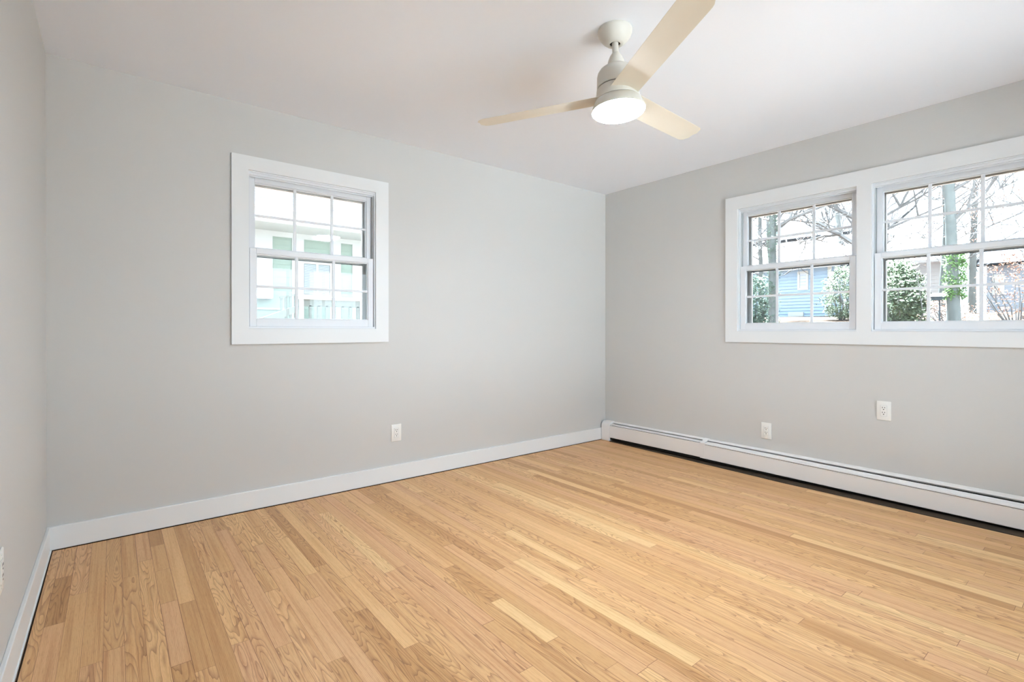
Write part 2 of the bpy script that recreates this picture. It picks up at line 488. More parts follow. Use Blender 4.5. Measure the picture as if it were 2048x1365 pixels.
wA = window('window_1', 'A', AX0, AX1, AZ0, AZ1, 'single double-hung window in the far wall, two rows of white muntins per sash', 0.0, True, True)
wB = window('window_2', 'B', -BL0, -BL1, BZ0, BZ1, 'left double-hung window of the pair in the right wall', 0, True, True)
wC = window('window_3', 'B', -BR0, -BR1, BZ0, BZ1, 'right double-hung window of the pair, cut by the frame edge', 0, True, True)
# casings: flat white boards around the openings
c = frame(MB(), 'A', -3.3115, -2.328, 1.0, 2.1275, -0.018, 0.0, 0.0895, 0.0945, 0.083, 0.093)
co = c.build('casing', M_trim, wA); co.matrix_parent_inverse = wA.matrix_world.inverted()
c = frame(MB(), 'B', 1.266, 3.152, 0.989, 2.133, -0.018, 0.0, 0.098, 0.094, 0.0985, 0.086)
wbox(c, 'B', 2.171, 2.253, -0.018, 0.0, 1.075, 2.0345)
structure(c.build('trim_4', M_trim), 'wide flat white casing boards framing the paired windows', 'trim')

# unseen glazed double door, added to let light onto the ceiling
gd = thing('added_door', ((DX0 + DX1) / 2, -L, 0.0))
structure(gd, 'unseen white glazed double door added behind the viewpoint to light the room', 'door')
frame(MB(), 'A', DX0, DX1, 0.0, DZ1, -L - T, -L + 0.002, 0.03, 0.03, 0.03, 0.02).build('jamb', M_trim, gd)
dm_ = (DX0 + DX1) / 2
for a0, a1 in ((DX0 + 0.03, dm_), (dm_, DX1 - 0.03)):
    lf = frame(MB(), 'A', a0 + 0.003, a1 - 0.003, 0.022, DZ1 - 0.032, -L - 0.09, -L - 0.045, 0.075, 0.075, 0.09, 0.14, 0.002).build('door_leaf', M_trim, gd)
    wbox(MB(), 'A', a0 + 0.078, a1 - 0.078, -L - 0.069, -L - 0.066, 0.162, DZ1 - 0.122).build('glass_pane', M_glass, lf)
c = MB()
wbox(c, 'A', DX0 - 0.085, DX0, -L, -L + 0.018, 0, DZ1 + 0.085); wbox(c, 'A', DX1, DX1 + 0.085, -L, -L + 0.018, 0, DZ1 + 0.085); wbox(c, 'A', DX0, DX1, -L, -L + 0.018, DZ1, DZ1 + 0.085)
c.build('casing', M_trim, gd)
adopt(gd)
structure(MB().box(-6.5, 3.0, -13.0, -L - T, -0.30, -0.16).build('patio', M_patio), 'pale concrete patio added outside the unseen door to bounce sun indoors', 'patio')  # added reflector slab: throws sun through the door onto the ceiling

# ------------------------------------------------------------------ ceiling fan
FX, FY = -2.083, -1.859
fan = thing('ceiling_fan', (FX, FY, H))
tag(fan, 'off-white three-blade ceiling fan with a lit round lamp', 'ceiling fan')
FC = (FX, FY, 0)
# the fan hangs slightly askew from the ball joint in its canopy
PIV = Vector((FX, FY, 2.40))
HANG = Matrix.Translation(PIV) @ Vector((0, 0, -1)).rotation_difference(Vector((0.006, -0.0545, -1)).normalized()).to_matrix().to_4x4() @ Matrix.Translation(-PIV)
class FMB(MB):
    def build(self, *a, **k):
        bmesh.ops.transform(self.bm, matrix=HANG, verts=self.bm.verts[:])
        return MB.build(self, *a, **k)
MB().lathe([(0, 2.44), (0.0745, 2.44), (0.0757, 2.436), (0.0757, 2.424), (0.070, 2.408), (0.055, 2.388), (0.040, 2.376), (0.034, 2.3735), (0.0245, 2.3735), (0.0235, 2.378)], 72, FC).build('canopy', M_fan, fan, True)
MB().lathe([(0.0235, 2.3785), (0.0, 2.3785)], 48, FC).build('canopy_hole', M_seam, fan)
FMB().lathe([(0, 2.40), (0.0145, 2.40), (0.0145, 2.30), (0, 2.30)], 32, FC).build('downrod', M_fan, fan, True)
FMB().lathe([(0, 2.331), (0.0165, 2.331), (0.0185, 2.329), (0.026, 2.318), (0.034, 2.300), (0.040, 2.279), (0.0425, 2.262), (0.0, 2.262)], 64, FC).build('coupling_cover', M_fan, fan, True)
FMB().lathe([(0, 2.270), (0.043, 2.270), (0.058, 2.264), (0.076, 2.252), (0.084, 2.240), (0.0875, 2.225), (0.0905, 2.174), (0.0885, 2.172), (0, 2.172)], 72, FC).build('motor_housing', M_fan, fan, True)
FMB().lathe([(0, 2.1725), (0.085, 2.1725), (0.085, 2.1675), (0, 2.1675)], 72, FC).build('housing_seam', M_seam, fan)
FMB().lathe([(0, 2.168), (0.089, 2.168), (0.0915, 2.166), (0.0985, 2.118), (0.0965, 2.116), (0, 2.116)], 72, FC).build('blade_hub', M_fan, fan, True)
FMB().lathe([(0, 2.1165), (0.0945, 2.1165), (0.0945, 2.1125), (0, 2.1125)], 72, FC).build('hub_seam', M_seam, fan)
FMB().lathe([(0, 2.113), (0.100, 2.113), (0.1025, 2.111), (0.1170, 2.078), (0.1195, 2.069), (0.1190, 2.0662), (0.1165, 2.0662), (0.1165, 2.073), (0, 2.073)], 80, FC).build('light_ring', M_fan, fan, True)
FMB().lathe([(0.0, 2.0500), (0.055, 2.0512), (0.092, 2.0545), (0.110, 2.0595), (0.1148, 2.0645), (0.1156, 2.0690), (0.1156, 2.0725), (0, 2.0725)], 80, FC).build('lamp_lens', M_lamp, fan, True)

def blade(th):
    PITCH = math.tan(math.radians(-10.0))
    up, lo = [], []
    # outline (s along the blade, w across): rounded, slightly swept tip
    N = 40
    s0, s1 = 0.070, 0.668
    edge_a, edge_b = [], []
    for i in range(N + 1):
        t = i / N
        s = s0 + (s1 - s0) * t
        wa = -0.064 + 0.001 * t; wb = 0.0595 - 0.001 * t
        # tip rounding
        ra, rb = 0.040, 0.050
        da, db = s1 - s, s1 - s
        if da < ra: wa += ra * (1 - math.sqrt(max(0, 1 - ((ra - da) / ra) ** 2))) * 0.9
        if db < rb: wb -= 0.7 * rb * (1 - math.sqrt(max(0, 1 - ((rb - db) / rb) ** 2)))
        edge_a.append((s, wa)); edge_b.append((s, wb))
    c, sn = math.cos(th), math.sin(th)
    bm = bmesh.new()
    K = 8
    tops, bots = [], []
    for (sa, wa), (sb, wb) in zip(edge_a, edge_b):
        rt, rb_ = [], []
        for k in range(K + 1):
            f = k / K
            w = wa + (wb - wa) * f
            z = 2.130 + PITCH * w
            camber = 0.006 * (1 - (2 * f - 1) ** 2)
            th_ = 0.0035 * math.sqrt(max(0.02, 1 - (2 * f - 1) ** 4))
            x, y = FX + c * sa - sn * w, FY + sn * sa + c * w
            rt.append(bm.verts.new((x, y, z + camber + th_))); rb_.append(bm.verts.new((x, y, z + camber - th_)))
        tops.append(rt); bots.append(rb_)
    for i in range(N):
        for k in range(K):
            bm.faces.new((tops[i][k], tops[i+1][k], tops[i+1][k+1], tops[i][k+1]))
            bm.faces.new((bots[i][k], bots[i][k+1], bots[i+1][k+1], bots[i+1][k]))
        bm.faces.new((tops[i][0], bots[i][0], bots[i+1][0], tops[i+1][0]))
        bm.faces.new((tops[i][K], tops[i+1][K], bots[i+1][K], bots[i][K]))
    for i in (0, N):
        for k in range(K):
            bm.faces.new((tops[i][k], tops[i][k+1], bots[i][k+1], bots[i][k]))
    mb = FMB(); mb.bm.free(); mb.bm = bm
    return mb.build('blade', M_blade, fan, True, 0.9)
for az in (123.5, 3.5, -116.5):
    blade(math.radians(az))
adopt(fan)

# ------------------------------------------------------------------ outlets
def outlet(place, label):
    """built facing -y around the origin, then turned onto its wall"""
    root = thing('wall_outlet')
    MB().box(-0.0385, 0.0385, -0.006, 0, -0.061, 0.061, 0.003).build('cover_plate', M_plate, root, True, 0.5)
    rc = MB().box(-0.0165, 0.0165, -0.0085, -0.004, -0.0335, 0.0335, 0.0012).build('receptacle', M_plate, root)
    b = MB()
    for (x0, x1, z0, z1) in ((-0.0180, 0.0180, 0.0337, 0.0349), (-0.0180, 0.0180, -0.0349, -0.0337), (-0.0180, -0.0168, -0.0349, 0.0349), (0.0168, 0.0180, -0.0349, 0.0349)):
        b.box(x0, x1, -0.0063, -0.004, z0, z1)
    b.build('receptacle_gap', M_track, root)
    for zc in (0.0165, -0.0145):
        MB().box(-0.0075, -0.0045, -0.0090, -0.006, zc, zc + 0.0085).build('slot', M_slot, rc)
        MB().box(0.0045, 0.0075, -0.0090, -0.006, zc + 0.001, zc + 0.0080).build('slot', M_slot, rc)
        h = MB(); h.lathe([(0, 0), (0.0031, 0), (0.0031, 0.003), (0, 0.003)], 16)
        bmesh.ops.rotate(h.bm, verts=h.bm.verts[:], cent=(0, 0, 0), matrix=Matrix.Rotation(math.radians(90), 3, 'X'))
        bmesh.ops.translate(h.bm, verts=h.bm.verts[:], vec=(0, -0.006, zc - 0.0075))
        h.build('ground_hole', M_slot, rc)
    for zc in (0.048, -0.048):
        h = MB(); h.lathe([(0, 0), (0.0028, 0), (0.0028, 0.001), (0, 0.0014)], 16)
        bmesh.ops.rotate(h.bm, verts=h.bm.verts[:], cent=(0, 0, 0), matrix=Matrix.Rotation(math.radians(90), 3, 'X'))
        bmesh.ops.translate(h.bm, verts=h.bm.verts[:], vec=(0, -0.0058, zc))
        h.build('screw', M_plate, root)
    loc, rz = place
    root.location = loc; root.rotation_euler = (0, 0, rz)
    return tag(root, label, 'outlet')
outlet(((-2.263, 0, 0.345), 0), 'white wall outlet low on the far wall right of its window')
outlet(((0, -1.583, 0.3235), math.radians(-90)), 'white wall outlet just above the heater on the right wall')
outlet(((0, -2.318, 0.568), math.radians(-90)), 'white wall outlet set higher, below the paired windows')
outlet(((-W, -1.305, 0.392), math.radians(90)), 'white wall outlet on the left wall, mostly cut by the frame')

# ------------------------------------------------------------------ baseboard heater along the right wall
heater = thing('baseboard_heater', (-0.03, -2.0, 0))
tag(heater, 'long white hydronic baseboard heater under the paired windows', 'heater')
def lerp(a, b, t): return a + (b - a) * t
HY0, HY1, HYJ = -0.022, -3.95, -1.098
def sec(prof, y): return [(x, y, z) for x, z in prof]
# back plate with its rolled top flange
def topz(y): return 0.182 if y > HYJ else 0.178
def loft(name, fn, y0, y1, m, parent=heater):
    return MB().prism(sec(fn(y0), y0), sec(fn(y1), y1)).build(name, m, parent)
def droop(y): return max(0.0, min(1.0, (-y - 1.1) / 1.85))
loft('top_flange', lambda y: [(-0.0005, 0.150), (-0.0005, 0.184 - 0.004*droop(y)), (-0.006, 0.1845 - 0.004*droop(y)), (-0.026, 0.1735 - 0.010*droop(y)), (-0.026, 0.171 - 0.010*droop(y)), (-0.006, 0.180 - 0.004*droop(y)), (-0.0035, 0.150)], HY0 - 0.06, HYJ, M_heater)
loft('top_flange', lambda y: [(-0.0005, 0.140), (-0.0005, 0.184 - 0.004*droop(y)), (-0.006, 0.1845 - 0.004*droop(y)), (-0.026, 0.1735 - 0.012*droop(y)), (-0.026, 0.171 - 0.012*droop(y)), (-0.006, 0.180 - 0.004*droop(y)), (-0.0035, 0.140)], HYJ, HY1, M_heater)
loft('damper', lambda y: [(-0.0340, 0.1640), (-0.0345, 0.1662), (-0.0700, 0.1590), (-0.0700, 0.1565)], HY0 - 0.06, HYJ + 0.012, M_heater)
loft('damper', lambda y: [(-0.0330 - 0.012*droop(y), 0.1640 - 0.019*droop(y)), (-0.0335 - 0.012*droop(y), 0.1662 - 0.019*droop(y)), (-0.0820, 0.1535 - 0.028*droop(y)), (-0.0820, 0.1500 - 0.028*droop(y)), (-0.078, 0.1500 - 0.028*droop(y))], HYJ - 0.022, HY1, M_heater)
loft('front_panel', lambda y: [(-0.0690, 0.1530), (-0.0760, 0.1520), (-0.0770, 0.040), (-0.0750, 0.036), (-0.0690, 0.036), (-0.0740, 0.040), (-0.0735, 0.149)], HY0 - 0.06, HYJ + 0.006, M_heater)
loft('front_panel', lambda y: [(-0.0690, 0.1455 - 0.028*droop(y)), (-0.0775, 0.1455 - 0.028*droop(y)), (-0.0775, 0.034 - 0.016*droop(y)), (-0.0755, 0.031 - 0.016*droop(y)), (-0.0690, 0.031 - 0.016*droop(y)), (-0.0740, 0.036 - 0.016*droop(y)), (-0.0740, 0.1415 - 0.028*droop(y))], HYJ - 0.006, HY1, M_heater)
loft('interior_shade', lambda y: [(-0.0040, 0.014), (-0.0660, 0.014), (-0.0660, 0.138 - 0.028*droop(y)), (-0.0300, 0.150 - 0.019*droop(y)), (-0.0040, 0.160 - 0.012*droop(y))], HY0 - 0.064, HY1 + 0.01, M_dark)  # solid dark core in place of the shaded hollow behind the panel
# end cap with rounded upper corner, and the joint cover
def cap(name, y0, y1, grow):
    prof = [(-0.0005, 0.002), (-0.0005, 0.187 + grow)]
    for k in range(9):
        a = math.radians(90 + 78 * k / 8)
        prof.append((-0.038 + 0.040 * math.cos(a) * 1.05, 0.147 + 0.040 * math.sin(a) + grow))
    prof += [(-0.0815 - grow, 0.146), (-0.0815 - grow, 0.002)]
    return prof
MB().prism(sec(cap('', 0, 0, 0), HY0), sec(cap('', 0, 0, 0), HY0 - 0.098)).build('end_cap', M_heater, heater, True, 0.45)
jc = [(-0.0005, 0.180), (-0.0005, 0.1862), (-0.007, 0.1868), (-0.028, 0.1762), (-0.0720, 0.1615), (-0.0785, 0.1560), (-0.0790, 0.033), (-0.0765, 0.033), (-0.0765, 0.150), (-0.028, 0.172)]
MB().prism(sec(jc, HYJ + 0.016), sec(jc, HYJ - 0.024)).build('joint_cover', M_heater, heater)
adopt(heater)
# dark tapered strip laid on the floor under the heater
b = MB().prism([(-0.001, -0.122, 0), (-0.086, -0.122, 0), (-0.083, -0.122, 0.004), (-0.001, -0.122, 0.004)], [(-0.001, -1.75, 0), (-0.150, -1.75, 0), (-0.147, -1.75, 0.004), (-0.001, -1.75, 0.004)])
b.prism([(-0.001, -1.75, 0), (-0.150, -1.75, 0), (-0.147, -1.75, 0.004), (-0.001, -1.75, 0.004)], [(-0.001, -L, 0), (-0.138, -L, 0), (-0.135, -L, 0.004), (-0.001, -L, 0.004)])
structure(b.build('trim_5', M_darkstrip), 'dark strip on the floor under the heater', 'trim')

# ------------------------------------------------------------------ outdoors: a slope rising away from the house
M_ground = mat('leaf_litter_ground', srgb(64, 54, 47), 0.95, 0.05, mottle=0.55, mottle_scale=5)
M_bark = mat('grey_bark', srgb(106, 111, 111), 0.9, 0.1, mottle=0.3, mottle_scale=9)
M_twig = mat('bare_twigs', srgb(112, 112, 113), 0.9, 0.1)
M_mint = mat('mint_siding', srgb(144, 158, 149), 0.7, 0.2)
M_white_ext = mat('white_house_trim', srgb(192, 195, 194), 0.6, 0.2)
M_shingle = mat('grey_shingles', srgb(40, 42, 46), 0.9, 0.1, mottle=0.35, mottle_scale=14)
M_blind = mat('grey_blinds', srgb(190, 197, 206), 0.6, 0.2)
M_winglass = mat('house_window_glass', srgb(70, 84, 86), 0.15, 0.5)
M_deck = mat('weathered_deck_wood', srgb(116, 122, 119), 0.85, 0.1, mottle=0.25, mottle_scale=12)
M_blue = mat('blue_siding', srgb(160, 182, 204), 0.7, 0.2)
M_greysid = mat('blue_grey_siding', srgb(158, 166, 178), 0.7, 0.2)
M_whitesid = mat('white_siding', srgb(170, 166, 164), 0.7, 0.2)
M_ever = mat('evergreen_leaves', srgb(84, 98, 76), 0.6, 0.25, mottle=0.45, mottle_scale=14)
M_ivy = mat('ivy_leaves', srgb(96, 128, 74), 0.6, 0.25, mottle=0.35, mottle_scale=16)
M_ivy_dark = mat('dark_ivy_leaves', srgb(90, 110, 96), 0.6, 0.25, mottle=0.35, mottle_scale=16)
M_orange = mat('dry_orange_leaves', srgb(172, 130, 110), 0.8, 0.1, mottle=0.3, mottle_scale=9)
M_feeder = mat('dark_feeder_metal', srgb(66, 76, 84), 0.6, 0.3)

def gz(x, y):
    d = max(x, y, 0.0)
    return -0.40 + 2.15 * (1 - math.exp(-d / 6.5)) + 0.03 * math.sin(1.3 * x + 0.7 * y) * (1 if d > 3 else 0)
def build_ground():
    xs = [-14, -8, -5, -2, 0.0] + [0.6 * k for k in range(1, 60)]
    ys = [-16, -12, -9, -6, -4, -2, 0.0] + [0.6 * k for k in range(1, 40)]
    v = [(x, y, gz(x, y)) for x in xs for y in ys]
    n = len(ys)
    f = [(i*n + j, (i+1)*n + j, (i+1)*n + j + 1, i*n + j + 1) for i in range(len(xs)-1) for j in range(len(ys)-1)]
    o = mesh_obj('ground', v, f, M_ground, None, True)
    tag(o, 'leaf-strewn ground rising up the slope outside', 'ground', kind='structure')
build_ground()

class Tubes:
    def __init__(self): self.v, self.f = [], []
    def add(self, pts, radii, sides=5):
        base = len(self.v)
        for i, p in enumerate(pts):
            d = (pts[min(i+1, len(pts)-1)] - pts[max(i-1, 0)]).normalized()
            a = d.orthogonal().normalized(); b = d.cross(a)
            for k in range(sides):
                t = 2*math.pi*k/sides
                self.v.append(tuple(p + (a*math.cos(t) + b*math.sin(t))*radii[i]))
        for i in range(len(pts)-1):
            for k in range(sides):
                k2 = (k+1) % sides
                self.f.append((base+i*sides+k, base+i*sides+k2, base+(i+1)*sides+k2, base+(i+1)*sides+k))

def wander(rnd, p, d, length, n, curl, up):
    pts = [p.copy()]
    for _ in range(n):
        d = (d + Vector((rnd.gauss(0, curl), rnd.gauss(0, curl), rnd.gauss(0, curl) + up))).normalized()
        p = p + d * (length / n)
        pts.append(p.copy())
    return pts, d

def leaf_quads(rnd, centers, n_each, spread, size, v, f):
    for c in centers:
        for _ in range(n_each):
            p = Vector(c) + Vector((rnd.gauss(0, spread), rnd.gauss(0, spread), rnd.gauss(0, spread)))
            a = Vector((rnd.gauss(0, 1), rnd.gauss(0, 1), rnd.gauss(0, 1))).normalized()
            b = a.orthogonal().normalized()
            s = size * rnd.uniform(0.6, 1.3)
            k = len(v)
            v += [tuple(p - a*s), tuple(p + b*s*0.5), tuple(p + a*s), tuple(p - b*s*0.5)]
            f.append((k, k+1, k+2, k+3))

def bare_tree(x, y, r, height, seed, label, first=1.2, n1=14, leaves=0.0, lean=(0, 0), group=None, forks=(), curl=0.03):
    rnd = random.Random(seed)
    root = thing('bare_tree', (x, y, gz(x, y)))
    z0 = gz(x, y) - 0.1
    tr, br = Tubes(), Tubes()
    p0 = Vector((x, y, z0))
    pts, d = wander(rnd, p0, Vector((lean[0], lean[1], 1)).normalized(), height, 9, curl, 0.02)
    rad = [r * (1.15 if i == 0 else 1 - 0.075 * i) for i in range(len(pts))]
    tr.add(pts, rad, 10)
    tips = []
    def grow(p, d, ln, rr, depth):
        q, dd = wander(rnd, p, d, ln, 4, 0.16, 0.05)
        br.add(q, [rr * (1 - 0.17 * i) for i in range(5)], 5 if depth < 2 else 3)
        tips.append(q[-1])
        if depth >= 3: return
        for k in range(5 if depth < 2 else 6):
            i = rnd.randint(1, 4)
            side = Vector((rnd.gauss(0, 1), rnd.gauss(0, 1), rnd.gauss(0.25, 0.6))).normalized()
            grow(q[i], (dd * 0.75 + side * 0.8).normalized(), ln * rnd.uniform(0.45, 0.7), rr * 0.60, depth + 1)
    for k in range(n1):
        t = first + (height - first) * (k + rnd.random()) / n1
        f_ = t / height * 9
        i = min(8, int(f_)); p = pts[i].lerp(pts[i+1], f_ - i)
        az = rnd.uniform(0, 2*math.pi)
        grow(p, Vector((math.cos(az), math.sin(az), rnd.uniform(0.1, 0.9))).normalized(), rnd.uniform(1.1, 2.0) * (1.1 - 0.4 * t / height), r * 0.30, 0)
    for (t, dx, dy, dz, ln, rr) in forks:
        f_ = t / height * 9; i = min(8, int(f_)); p = pts[i].lerp(pts[i+1], f_ - i)
        grow(p, Vector((dx, dy, dz)).normalized(), ln, rr, 0)
    mesh_obj('trunk', tr.v, tr.f, M_bark, root, True)
    mesh_obj('branches', br.v, br.f, M_twig, root)
    if leaves > 0:
        v, f = [], []
        leaf_quads(rnd, [t for t in tips if rnd.random() < leaves], 3, 0.06, 0.017, v, f)
        mesh_obj('dry_leaves', v, f, M_orange, root)
    adopt(root)
    return tag(root, label, 'tree', group)

def ivy_on(root, x, y, z0, z1, r, m, seed, n):
    rnd = random.Random(seed); v, f = [], []
    cs = []
    for _ in range(n):
        a = rnd.uniform(0, 2*math.pi); z = rnd.uniform(z0, z1)
        cs.append((x + r*math.cos(a), y + r*math.sin(a), z))
    leaf_quads(rnd, cs, 6, 0.024, 0.022, v, f)
    o = mesh_obj('ivy', v, f, m, root)
    o.matrix_parent_inverse = root.matrix_world.inverted()
    o['label'] = 'green ivy climbing the trunk'

GT = 'bare winter trees up the slope outside the right wall'
t1 = bare_tree(7.0, 1.47, 0.085, 7.0, 3, 'ivy-wrapped bare tree behind the left panes of the paired windows', 1.9, 12, 0.0, (0, 0), GT, curl=0.012,
               forks=((2.3, -0.2, -1.0, 0.5, 1.6, 0.045), (2.9, 0.2, -0.9, 0.8, 1.5, 0.04), (2.6, 0, 1.0, 0.4, 1.2, 0.035)))
bpy.context.view_layer.update()
ivy_on(t1, 7.0, 1.47, 0.8, 4.2, 0.10, M_ivy_dark, 5, 420)
t2 = bare_tree(6.0, -1.61, 0.085, 7.5, 8, 'thick straight tree trunk with bright green ivy at window height, right window', 2.2, 12, 0.25, (0, 0.0), GT, curl=0.01,
               forks=((1.9, 0.1, -0.9, 0.7, 1.1, 0.03), (2.5, -0.1, 0.9, 0.5, 1.2, 0.03)))
bpy.context.view_layer.update()
ivy_on(t2, 6.0, -1.61, 1.55, 2.25, 0.10, M_ivy, 6, 240)
bare_tree(8.0, 0.12, 0.10, 7.0, 21, 'forked bare tree seen at the right edge of the left window of the pair', 1.9, 9, 0.1, (0, 0), GT,
          forks=((1.75, 0, 1.0, 0.62, 2.0, 0.05), (2.3, -0.1, 1.0, 0.75, 1.8, 0.05), (2.1, 0.1, -1.0, 0.5, 1.5, 0.04)))
far_label = 'slim bare tree among several alike farther up the slope outside the paired windows'
for (x, y, r, h, sd, lv) in ((11.0, 3.6, 0.07, 7, 31, 0.1), (10.0, -0.7, 0.06, 6.5, 32, 0.5), (9.0, -2.6, 0.06, 7, 33, 0.35), (12.5, 1.6, 0.08, 8, 34, 0.15),
                          (15.0, -0.4, 0.09, 9, 35, 0.2), (9.5, 2.5, 0.045, 6, 36, 0.1), (13.0, -2.2, 0.08, 8, 37, 0.3), (10.6, 6.6, 0.08, 8, 38, 0.0),
                          (8.2, -1.2, 0.035, 5.5, 39, 0.5), (16.0, 3.0, 0.1, 9, 40, 0.0), (11.0, -4.2, 0.07, 8, 41, 0.3)):
    bare_tree(x, y, r, h, sd, far_label, 1.0, 14, lv, (0, 0), GT)

def shrub(name, x, y, rx, ry, h, n, m, seed, label, size=0.030):
    rnd = random.Random(seed)
    root = thing(name, (x, y, gz(x, y)))
    z0 = gz(x, y)
    st = Tubes(); v, f = [], []
    ends = []
    for k in range(14):
        az = rnd.uniform(0, 2*math.pi); q = math.sqrt(rnd.random())
        e = Vector((x + rx*q*math.cos(az), y + ry*q*math.sin(az), z0 + h*rnd.uniform(0.5, 0.95)))
        b0 = Vector((x + 0.1*rx*math.cos(az), y + 0.1*ry*math.sin(az), z0 - 0.05))
        mid = b0.lerp(e, 0.5) + Vector((rnd.gauss(0, .05), rnd.gauss(0, .05), 0))
        st.add([b0, mid, e], [0.012, 0.009, 0.004], 5)
    for k in range(n):
        az = rnd.uniform(0, 2*math.pi); q = rnd.random() ** 0.45; t = rnd.random()
        rr = math.sin(math.pi * (0.12 + 0.82 * t)) ** 0.6
        c = (x + rx*q*rr*math.cos(az), y + ry*q*rr*math.sin(az), z0 + 0.05*h + 0.95*h*t)
        leaf_quads(rnd, [c], 10, 0.035, size, v, f)
    mesh_obj('stems', st.v, st.f, M_twig, root)
    mesh_obj('foliage', v, f, m, root)
    adopt(root)
    return tag(root, label, 'shrub')
shrub('evergreen_shrub', 5.1, -1.12, 0.42, 0.36, 2.05 - gz(5.1, -1.1), 900, M_ever, 51, 'bushy evergreen shrub in the lower left panes of the right window')
shrub('evergreen_shrub', 7.4, 2.02, 0.42, 0.36, 2.25 - gz(7.4, 2.0), 520, M_ivy_dark, 52, 'tall evergreen shrub beside the ivy-wrapped tree outside the left window of the pair')
shrub('evergreen_shrub', 10.2, 1.25, 0.5, 0.45, 2.6 - gz(10.2, 1.2), 420, M_ever, 53, 'evergreen shrub in front of the right end of the blue house')
shrub('orange_leaf_shrub', 7.6, -2.1, 0.5, 0.55, 2.3 - gz(7.6, -2.1), 150, M_orange, 54, 'sparse shrub with dry orange leaves right of the thick ivy trunk', 0.018)
shrub('orange_leaf_shrub', 9.0, -0.95, 0.5, 0.5, 1.75 - gz(9.0, -1.0), 120, M_orange, 55, 'low dry orange shrub beside the feeder pole', 0.018)

# feeder on a pole
fx, fy = 7.0, -1.24
fd = thing('bird_feeder', (fx, fy, gz(fx, fy)))
MB().tube([(fx, fy, gz(fx, fy) - 0.05), (fx, fy, 1.58)], [0.012, 0.012], 10).build('pole', M_feeder, fd)
MB().prism([(fx-.13, fy-.13, 1.64), (fx+.13, fy-.13, 1.64), (fx+.13, fy+.13, 1.64), (fx-.13, fy+.13, 1.64)], [(fx-.07, fy-.09, 1.70), (fx+.07, fy-.09, 1.70), (fx+.07, fy+.09, 1.70), (fx-.07, fy+.09, 1.70)]).build('feeder_roof', M_feeder, fd)
MB().box(fx-.09, fx+.09, fy-.10, fy+.10, 1.58, 1.64, 0.004).build('feeder_tray', M_feeder, fd)
adopt(fd); tag(fd, 'dark flat-topped feeder on a thin pole left of the thick ivy trunk', 'feeder')

# ---- houses
def clapboard(mb, axis, a0, a1, d, z0, z1, step, lip=0.016, back=0.12):
    """axis 'A': wall facing -y at y=d; axis 'B': wall facing -x at x=d"""
    n = int((z1 - z0) / step + 0.5)
    for i in range(n):
        za, zb = z0 + i * step, z0 + (i + 1) * step
        if axis == 'A':
            q = [(d - lip, za), (d - 0.003, zb), (d + back, zb), (d + back, za)]
            mb.prism([(a0, yy, zz) for yy, zz in q], [(a1, yy, zz) for yy, zz in q])
        else:
            q = [(d - lip, za), (d - 0.003, zb), (d + back, zb), (d + back, za)]
            mb.prism([(xx, a0, zz) for xx, zz in q], [(xx, a1, zz) for xx, zz in q])
    return mb

# mint house across from the far window
mh = thing('neighbor_house', (0.0, 9.5, gz(0, 9.5)))
HB = 0.4
clapboard(MB(), 'A', -6.0, 5.0, 9.0, HB, 3.32, 0.146, 0.010).build('siding', M_mint, mh)
MB().box(-6.4, 5.4, 8.0, 9.1, 3.34, 3.40).build('soffit', M_white_ext, mh)
b = MB().box(-6.4, 5.4, 7.97, 8.0, 3.355, 3.63)
b.build('fascia', M_white_ext, mh)
b = MB().prism([(-6.4, 7.90, 3.645), (-6.4, 7.97, 3.645), (-6.4, 7.97, 3.70), (-6.4, 7.90, 3.70)], [(5.4, 7.90, 3.645), (5.4, 7.97, 3.645), (5.4, 7.97, 3.70), (5.4, 7.90, 3.70)])
b.build('gutter', M_storm, mh)
rf = MB()
for k in range(22):
    s0, s1 = k * 0.2, (k + 1) * 0.2 + 0.02
    y0, y1 = 7.95 + s0 * 0.87, 7.95 + s1 * 0.87
    z0, z1 = 3.70 + s0 * 0.5, 3.70 + s1 * 0.5
    q = [(y0, z0 + 0.008), (y1, z1 + 0.002), (y1, z1 - 0.03), (y0, z0 - 0.006)]
    rf.prism([(-6.4, a, c) for a, c in q], [(5.4, a, c) for a, c in q])
rf.build('roof', M_shingle, mh)
MB().box(-6.0, 5.0, 8.965, 9.0, 3.22, 3.36).build('frieze_board', M_white_ext, mh)
wf = MB()
for (x0, x1, z0, z1) in ((-0.60, -0.335, 1.2, 3.22), (0.275, 0.54, 1.2, 3.22), (-0.335, 0.275, 2.65, 2.80), (-0.335, 0.275, 1.80, 1.925), (0.83, 1.10, 1.2, 3.22)):
    wf.box(x0, x1, 8.955, 9.0, z0, z1)
wo = wf.build('window_surround', M_white_ext, mh)
MB().box(-0.335, 0.275, 8.985, 9.0, 1.925, 2.65).build('window_glass', M_winglass, wo)
bl = MB()
for k in range(24):
    z = 1.935 + k * 0.0295
    bl.prism([(-0.325, 8.965, z), (-0.325, 8.983, z + 0.025), (-0.325, 8.983, z + 0.027), (-0.325, 8.965, z + 0.002)], [(0.265, 8.965, z), (0.265, 8.983, z + 0.025), (0.265, 8.983, z + 0.027), (0.265, 8.965, z + 0.002)])
bl.build('blind', M_blind, wo)
MB().box(-0.055, -0.005, 8.955, 8.975, 1.925, 2.65).build('window_mullion', M_white_ext, wo)
MB().box(-6.0, -0.60, 8.955, 9.0, 1.545, 1.585).build('belt_board', M_white_ext, mh)
MB().box(-2.4, -1.02, 8.96, 9.0, 1.95, 3.22).build('corner_panel', M_white_ext, mh)
ac = MB().box(-1.75, -1.06, 8.72, 9.0, 1.80, 2.05, 0.01).build('air_conditioner', M_white_ext, mh)
MB().box(-1.73, -1.08, 8.74, 9.0, 1.775, 1.80).build('base_pan', M_blind, ac)
